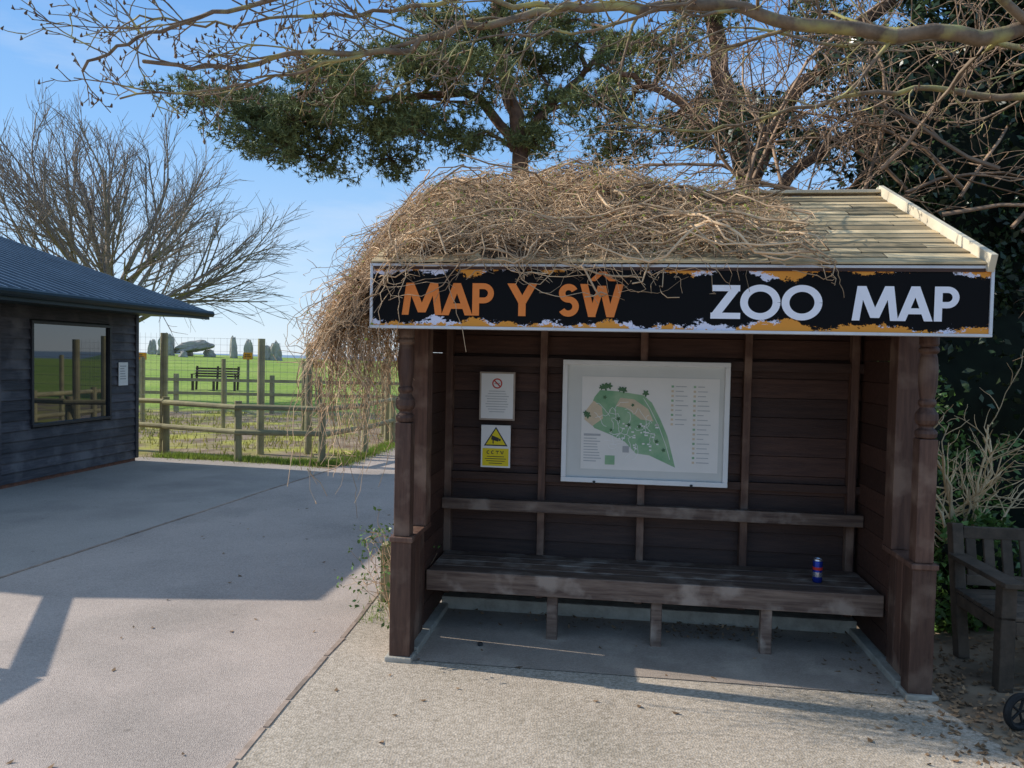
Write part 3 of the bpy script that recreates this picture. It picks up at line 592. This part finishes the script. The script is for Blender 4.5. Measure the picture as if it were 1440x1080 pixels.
limbs=[[(5.6,4.8,1.8),(4.6,4.5,3.2),(3.4,4.2,3.45),(2.67,4.0,3.34),(2.15,4,3.28),(1.41,4,3.34),(1.04,4,3.43),(.59,4,3.40),(.19,4,3.40),(-.11,4,3.32),(-.44,4,3.24),(-.7,4,3.13),(-1.07,4,3.16),(-1.37,4,3.08),(-1.67,4,3.06),(-1.95,4,3.09)],
 [(1.04,4.02,3.43),(.6,4,3.6),(.1,3.95,3.62),(-.5,3.9,3.52),(-1.04,3.9,3.42),(-1.45,3.9,3.3),(-1.75,3.9,3.22),(-2.0,3.9,3.12),(-2.2,3.9,3.0)],
 [(3.4,4.2,3.45),(2.9,4.4,3.1),(2.4,4.5,3.2),(1.9,4.5,3.15),(1.4,4.6,3.02),(1.0,4.6,2.95),(.6,4.6,3.0)],
 [(2.67,4.0,3.34),(2.0,3.8,3.6),(1.3,3.7,3.55),(.8,3.7,3.3),(.3,3.7,3.15),(-.1,3.7,3.12)],
 [(4.6,4.5,3.2),(3.6,5,3.6),(2.9,5.2,3.8),(2.2,5.2,3.7),(1.5,5.3,3.9),(.9,5.3,3.6)],
 [(-.44,4,3.24),(-.9,4,3.10),(-1.3,4,3.0),(-1.7,4,2.93),(-2.05,4,2.90)],
 [(.19,4,3.40),(-.3,4.1,3.48),(-.8,4.1,3.38),(-1.3,4.1,3.36),(-1.7,4.1,3.3),(-2.0,4.1,3.36)]]
rads=[(.075,.010),(.028,.007),(.035,.006),(.026,.005),(.04,.006),(.012,.005),(.016,.005)]
cfgF=dict(wob=.13,up=(.02,.03,.03),n=(4,2),ang=(.4,1.1),len=(.35,.65),rr=.55,rmin=.003,t0=.25,tap=.6)
for lp,(ra,rb) in zip(limbs,rads):
    lp=np.array(lp); t=np.linspace(0,len(lp)-1,len(lp)*4); Q=np.stack([np.interp(t,np.arange(len(lp)),lp[:,i]) for i in range(3)],1)
    Q[1:-1]=(Q[:-2]+Q[1:-1]*2+Q[2:])/4; Q+=rng.normal(0,.010,Q.shape); R=ra*(rb/ra)**(np.linspace(0,1,len(Q))**.8)
    v,f=tubes(Q[None],R[None],8); npmesh('limb',v,f,M_['lich'],FT)
    T=np.gradient(Q,axis=0)
    for i in range(14,len(Q),1) if len(lp)>12 else range(3,len(Q),1):
        if rng.random()<.38: continue
        tt=n3(T[i]); a=rng.normal(size=3); a=n3(a-tt*np.dot(a,tt)); an=rng.uniform(.3,1.1)
        grow(out,Q[i],n3(tt*math.cos(an)+a*math.sin(an)),rng.uniform(.25,.6),max(R[i]*.35,.0048),0,cfgF,tips)
emit(out,'twigs',M_['lich'],FT,4)
C=np.array(tips)
P=np.stack([C-np.array([0,0,.004]),C,C+np.array([0,0,.018])],1)+rng.normal(0,.003,(len(C),3,3)); R=np.tile([.003,.0075,.001],(len(C),1)); v,f=tubes(P,R,5); npmesh('buds',v,f,mat('buds',(.2,.12,.07),(.12,.07,.05),9,.6),FT)
b=MB(); b.cyl((5.9,5.0,0),(5.5,4.75,2.2),.26,.18,12); b.build('trunk',M_['lich'],FT)
def pine(clumps,trunks,nm,dens=460):
    E=empty(nm); rngc=[]
    for tp,r0,r1 in trunks:
        tp=np.array(tp,float); t=np.linspace(0,len(tp)-1,len(tp)*4); Q=np.stack([np.interp(t,np.arange(len(tp)),tp[:,i]) for i in range(3)],1)
        Q[1:-1]=(Q[:-2]+Q[1:-1]*2+Q[2:])/4; Q+=rng.normal(0,.02,Q.shape); v,f=tubes(Q[None],np.linspace(r0,r1,len(Q))[None],9); npmesh('trunk',v,f,M_['pinebark'],E)
        rngc.append(Q[len(Q)//3:])
    Qa=np.concatenate(rngc); out=[]; TC=[];TD=[]
    for (x,y,z,r) in clumps:
        c=np.array([x,y,z]); k=np.argmin(np.linalg.norm(Qa-c-np.array([0,0,-.3]),axis=1)); a=Qa[k]; 
        t=np.linspace(0,1,6)[:,None]; out.append((list(a+(c-a)*t+np.array([0,0,1])*(.12*np.sin(t*3.14))+rng.normal(0,.03,(6,3))),np.linspace(.035,.012,6)))
        nsub=15
        for j in range(nsub):
            e=c+nrm(rng.normal(size=3))*np.array([r*1.3,r*1.3,r*.75])*rng.uniform(.35,1.1)
            out.append((list(c+(e-c)*t),np.linspace(.011,.005,6)))
            n=int(dens/nsub); q=e+rng.normal(0,.08,(n,3))*np.array([1.3,1.3,.65]); TC.append(q); TD.append(nrm((q-c)*.5+np.array([0,0,.35])*r+rng.normal(0,.15,(n,3))))
    emit(out,'boughs',M_['pinebark'],E,4)
    C=np.concatenate(TC);Dv=np.concatenate(TD); nn=9
    C2=np.repeat(C,nn,0);D2=nrm(np.repeat(Dv,nn,0)*.6+nrm(rng.normal(size=(len(C2),3)))*.8)
    Ln=rng.uniform(.05,.11,len(C2))[:,None]; s_=nrm(np.cross(D2,rng.normal(size=D2.shape)))*.0075
    V=np.stack([C2-s_,C2+s_,C2+D2*Ln],1).reshape(-1,3); npmesh('needles',V,np.arange(len(V)).reshape(-1,3),M_['needle'],E,False)
cl=[(-3.9,4.8),(-3.4,4.5),(-3.6,5.05),(-3.05,5.0),(-2.8,4.6),(-2.6,4.3),(-2.2,5.0),(-1.85,4.6),(-1.5,4.9),(-1.3,4.5),(-2.3,5.35),(-2.95,4.3),(-1.7,4.35),(-.9,4.85),(-.65,4.5),(-.4,5.0),(.2,4.45),(.4,4.95),(-.2,5.7),(-.75,5.85),(.75,5.7),(1.2,5.1),(1.5,5.85),(.95,4.7),(-1.5,5.4),(-3.2,4.75),(-2.5,4.75),(-.1,6.2),(.6,6.3),(-1.1,6.2),(-1.1,5.1),(-.9,5.5),(.3,5.5),(-2.7,5.15),(-2.05,4.75)]
pine([(x,10+rng.uniform(-.8,.8),z-.08,rng.uniform(.28,.44)) for x,z in cl],[([(0.15,10,0),(.12,10,3.5),(0,10,4.6),(-.3,10.1,5.6),(-.25,10,7)],.13,.07),([(0,10,4.3),(-.6,10,5),(-1.5,10,4.9),(-2.6,10,4.8),(-3.6,10,4.7)],.07,.02),([(0,10,4.4),(.6,10,5),(1.2,10,5.7)],.06,.03)],'pine_tree',400)
cl=[(2.1,5.6),(2.6,5.0),(3.5,5.7),(3.9,5.0),(4.4,6),(4.9,5.5),(1.7,5.2),(3.0,6.2),(2.4,6.3),(5.4,6.2),(3.2,4.7),(1.9,4.6),(4.2,5.5),(1.3,4.3),(2.3,4.3),(3.7,4.3),(4.6,4.8),(5.3,5.2)]
pine([(x,9.4+rng.uniform(-.9,.9),z,rng.uniform(.3,.46)) for x,z in cl],[([(2.9,9,0),(2.8,9,2.5),(2.65,9,3.9),(2.3,9,5),(2.1,9,6.5)],.17,.08),([(2.65,9,3.6),(3.1,9,4.6),(3.9,9,5.5),(4.8,9,6.2)],.12,.05),([(2.8,9,3.3),(3.5,9,4.1),(4.6,9,4.6)],.08,.04),([(2.6,9,4),(1.9,9,4.6),(1.2,9,4.9)],.06,.03)],'pine_tree',330)
TB=empty('bare_shrub_tree'); out=[]
cfgT=dict(wob=.22,up=(-.03,-.05,-.06),n=(6,4,3),ang=(.4,1.2),len=(.45,.8),rr=.5,rmin=.0045,t0=.15)
for k in range(18):
    grow(out,np.array([2.7+rng.uniform(-1.0,1.6),6.6+rng.uniform(-.6,.6),2.6+rng.uniform(0,.8)]),n3(np.array([rng.normal(-.05,.85),rng.normal(0,.3),rng.uniform(.3,1)])),rng.uniform(1.3,2.3),.022,0,cfgT)
grow(out,np.array([2.7,6.8,0.]),np.array([0,0,1.]),3.0,.09,3,cfgT)
emit(out,'branches',M_['twig'],TB,3)
def blobmesh(name,parts,m,parent):
    V=[];F=[];o=0
    for c,r in parts:
        bm=bmesh.new(); bmesh.ops.create_icosphere(bm,subdivisions=3,radius=1)
        vs=[]
        for v in bm.verts:
            q=v.co*(1+.35*mnoise.noise(v.co*2+Vector(c))); vs.append((c[0]+q.x*r[0],c[1]+q.y*r[1],c[2]+q.z*r[2]))
        F+= [[w_.index+o for w_ in f.verts] for f in bm.faces]; V+=vs; o+=len(vs); bm.free()
    return npmesh(name,np.array(V),np.array(F),m,parent)
EV=empty('evergreen_tree')
parts=[((4.6,8.2,1.4),(1.7,1.2,1.8)),((6.6,8.2,1.5),(2,1.2,2)),((4.7,8.4,3.7),(1.2,1,1.5)),((6.3,8.4,4.2),(1.6,1.2,2)),((5.6,8.2,5.4),(.9,.9,1.0)),((3.3,8.0,1.2),(.9,.8,1.4)),((8.5,9,3),(2,1.5,3.4)),((3.9,8.2,2.7),(.7,.7,.8))]
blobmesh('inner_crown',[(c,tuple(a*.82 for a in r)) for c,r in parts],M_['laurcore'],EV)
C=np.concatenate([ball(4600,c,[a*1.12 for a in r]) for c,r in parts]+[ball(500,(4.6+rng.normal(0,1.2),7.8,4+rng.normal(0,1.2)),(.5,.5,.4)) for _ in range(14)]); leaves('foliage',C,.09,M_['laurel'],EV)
b=MB(); b.cyl((5,8.5,0),(5.2,8.4,4),.25,.12,10); b.build('trunk',M_['bark'],EV)
HB=empty('hedge'); parts=[((.5+i*1.0,12.5+.3*math.sin(i*2),.7),(.8,.8,1.0+.25*math.sin(i*1.7))) for i in range(9)]
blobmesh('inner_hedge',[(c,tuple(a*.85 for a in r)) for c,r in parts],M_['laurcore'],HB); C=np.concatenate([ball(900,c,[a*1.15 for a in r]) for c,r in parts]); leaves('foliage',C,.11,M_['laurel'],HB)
IV=empty('ivy_bush'); parts=[((2.95,5.3,.40),(.42,.4,.50)),((3.5,5.5,.5),(.5,.4,.55)),((4.2,5.6,.5),(.6,.5,.5)),((2.62,4.75,.16),(.2,.3,.2)),((3.1,6.2,.8),(.5,.4,.8)),((3.9,4.9,.3),(.6,.4,.35)),((2.95,4.75,.3),(.3,.25,.35))]
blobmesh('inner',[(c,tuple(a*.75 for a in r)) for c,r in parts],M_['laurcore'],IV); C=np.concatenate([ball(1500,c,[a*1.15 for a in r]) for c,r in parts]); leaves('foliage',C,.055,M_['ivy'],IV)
DS=empty('dry_shrub'); out=[]; cfgD=dict(wob=.2,up=(.03,.02,0),n=(5,3),ang=(.3,.9),len=(.4,.7),rr=.55,rmin=.003,t0=.25)
for k in range(14): grow(out,np.array([2.72+rng.uniform(-.1,.45),4.95+rng.uniform(-.2,.2),rng.uniform(0.2,.7)]),n3(np.array([rng.normal(.1,.3),rng.normal(0,.3),1])),rng.uniform(.6,1.05),rng.uniform(.008,.016),0,cfgD)
emit(out,'stems',mat('pale_stem',(.78,.58,.34),(.55,.40,.23),6,.8,island=.3),DS,5)
SP=empty('timber_stub_post'); b=MB(); b.box(-.045,.045,-.045,.045,0,.37); b.lathe(0,0,[(.37,.045),(.385,.03)],8); o=b.build('stub',M_['fencew'],SP,.006); SP.location=(-.78,4.95,0)
WP=empty('trailing_plant'); out=[]; cfgW=dict(wob=.2,up=(.0,-.05),n=(4,3),ang=(.4,1),len=(.4,.7),rr=.6,rmin=.002,t0=.2); tp=[]
for k in range(8): grow(out,np.array([-.68+rng.uniform(-.03,.03),4.65+rng.uniform(-.25,.3),0]),n3(np.array([rng.normal(-.08,.08),rng.normal(0,.2),1])),rng.uniform(.35,.6),.0035,0,cfgW,tp)
emit(out,'stems',M_['vine'],WP,3); C=np.array(tp); C=np.concatenate([C+rng.normal(0,.02,C.shape) for _ in range(4)]); leaves('foliage',C,.028,M_['ivy'],WP)
HU=empty('garden_hut',(3.5,26,0)); b=MB(); b.add([(-3.4,-3.4,1.25),(3.4,-3.4,1.25),(3.4,3.4,1.25),(-3.4,3.4,1.25),(0,0,2.5)],[(0,1,4),(1,2,4),(2,3,4),(3,0,4)]); b.build('roof',M_['hutg'],HU); b=MB(); b.box(-2.8,2.8,-2.8,2.8,0,1.25); b.build('walls',M_['fencew'],HU)
# ------------------------------------------------------------ garden bench right
GB=empty('garden_bench',(2.42,3.72,0),math.radians(-6)); GB.scale=(1,1,.94); b=MB(); Lb=1.25
for x in (0.035,Lb-.035):
    b.box(x-.035,x+.035,0,.07,0,.56); b.beam((x,.46,0),(x,.60,.76),.06,.07,(0,1,0)); b.box(x-.025,x+.025,.07,.5,.30,.37); b.box(x-.05,x+.05,-.05,.56,.561,.59)
b.box(.07,Lb-.07,.005,.035,.30,.375)
for k in range(5): b.box(.0,Lb,.0+k*.1,.085+k*.1,.378,.40)
b.beam((.07,.585,.71),(Lb-.07,.585,.71),.035,.07); b.beam((.07,.53,.44),(Lb-.07,.53,.44),.035,.06)
x=.11
while x<Lb-.1: b.beam((x,.533,.46),(x,.582,.69),.055,.018,(0,1,0)); x+=.095
b.build('slats_and_legs',M_['bench'],GB,.005)
PC=empty('pushchair',(2.27,3.30,0),math.radians(-75)); b=MB()
def torus(b,c,R,r,n=28,m=8):
    vs=[];fs=[]
    for i in range(n):
        a=2*math.pi*i/n
        for j in range(m):
            q=2*math.pi*j/m; vs.append((c[0]+r*math.sin(q),c[1]+(R+r*math.cos(q))*math.cos(a),c[2]+(R+r*math.cos(q))*math.sin(a)))
    for i in range(n):
        for j in range(m): fs.append((i*m+j,((i+1)%n)*m+j,((i+1)%n)*m+(j+1)%m,i*m+(j+1)%m))
    b.add(vs,fs)
for x in (-.03,.42): torus(b,(x,0,.086),.068,.016); torus(b,(x,.55,.10),.08,.018)
b.build('wheels',M_['black'],PC); b=MB()
for x in (-.03,.42):
    for y,zc in ((0,.086),(.55,.1)):
        for k in range(5): a=k*1.2566; b.cyl((x,y,zc),(x,y+.06*math.cos(a),zc+.06*math.sin(a)),.006,n=6)
    xf=.03 if x<0 else .38
    b.cyl((xf,0,.1),(xf,.5,.75),.011); b.cyl((xf,.55,.1),(xf,.15,.45),.011); b.cyl((xf,.5,.75),(xf,.75,1.0),.011)
b.cyl((.03,.75,1.0),(.38,.75,1.0),.014); b.build('frame',M_['black'],PC)
b=MB(); b.beam((.2,.2,.33),(.2,.45,.30),.33,.02); b.beam((.2,.45,.30),(.2,.62,.78),.33,.02,(0,1,0)); b.build('seat_fabric',M_['black'],PC)
# ------------------------------------------------------------ litter, grass
n=3200; C=np.stack([rng.uniform(2.05,4.6,n),rng.uniform(2.2,5.6,n),rng.uniform(.004,.03,n)],-1)
n=600; C2=np.stack([2.1+rng.normal(0,.16,n),rng.uniform(2.2,4.2,n),np.full(n,.012)],-1)
n=90; C3=np.stack([rng.uniform(-2.8,2,n),rng.uniform(2.4,8,n),np.full(n,.012)],-1)
leaves('leaf_litter',np.concatenate([C,C2,C3]),.034,M_['litter'],None,.75,.6)
n=160; C=np.stack([np.concatenate([rng.uniform(.1,2.5,n//2),rng.normal(1.7,.25,n//2)]),rng.uniform(.6,.86,n),np.full(n,.02)],-1); o=leaves('leaf_pile',C,.03,M_['litter'],None,.6); o.location=SH.location; o.rotation_euler=(0,0,A7)
def blades(name,C,h,wd,m):
    n=len(C); a=rng.uniform(0,6.28,n); s_=np.stack([np.cos(a),np.sin(a),0*a],-1)*wd; hh=(h*rng.uniform(.4,1.3,n))[:,None]
    tip=C+np.concatenate([rng.normal(0,.35,(n,2)),np.ones((n,1))],1)*hh
    return npmesh(name,np.stack([C-s_,C+s_,tip],1).reshape(-1,3),np.arange(3*n).reshape(n,3),m,None,False)
t=rng.uniform(0,1,9000); pl=np.array([(-5.3,11.45),(-4.2,11.25),(-3.0,10.95),(-2.5,10.85),(-2.3,12.0),(-2.1,13.5),(-1.7,15.2)]); u=t*(len(pl)-1)
C=np.stack([np.interp(u,np.arange(len(pl)),pl[:,0])+rng.normal(0,.10,9000),np.interp(u,np.arange(len(pl)),pl[:,1])+rng.normal(.12,.12,9000),0*t],-1); blades('grass_verge',C,.07,.006,M_['grass'])
n=16000; x=rng.uniform(-13,-1.5,n); y=rng.uniform(11.8,20,n); k=np.array([mnoise.noise(Vector((a*.6,c_*.6,3)))+.25*rng.normal() for a,c_ in zip(x,y)]); kk=(k>.15)&(x<-2.3+ (y-12)*.2)
blades('field_weeds',np.stack([x,y,0*x],-1)[kk],.10,.012,mat('weeds',(.46,.41,.10),(.28,.30,.08),.8,.8,island=.4,trans=.2))
n=900; blades('weeds_beside_shelter',np.stack([rng.normal(-.78,.05,n),rng.uniform(4.5,7,n),0*np.zeros(n)],-1),.04,.003,M_['grass'])
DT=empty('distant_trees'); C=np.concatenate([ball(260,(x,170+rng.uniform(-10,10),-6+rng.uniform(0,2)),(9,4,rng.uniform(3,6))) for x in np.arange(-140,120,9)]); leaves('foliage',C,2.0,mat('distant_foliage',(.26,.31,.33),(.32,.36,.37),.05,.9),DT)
print('DONE',sum(len(o.data.polygons) for o in D.objects if o.type=='MESH'))
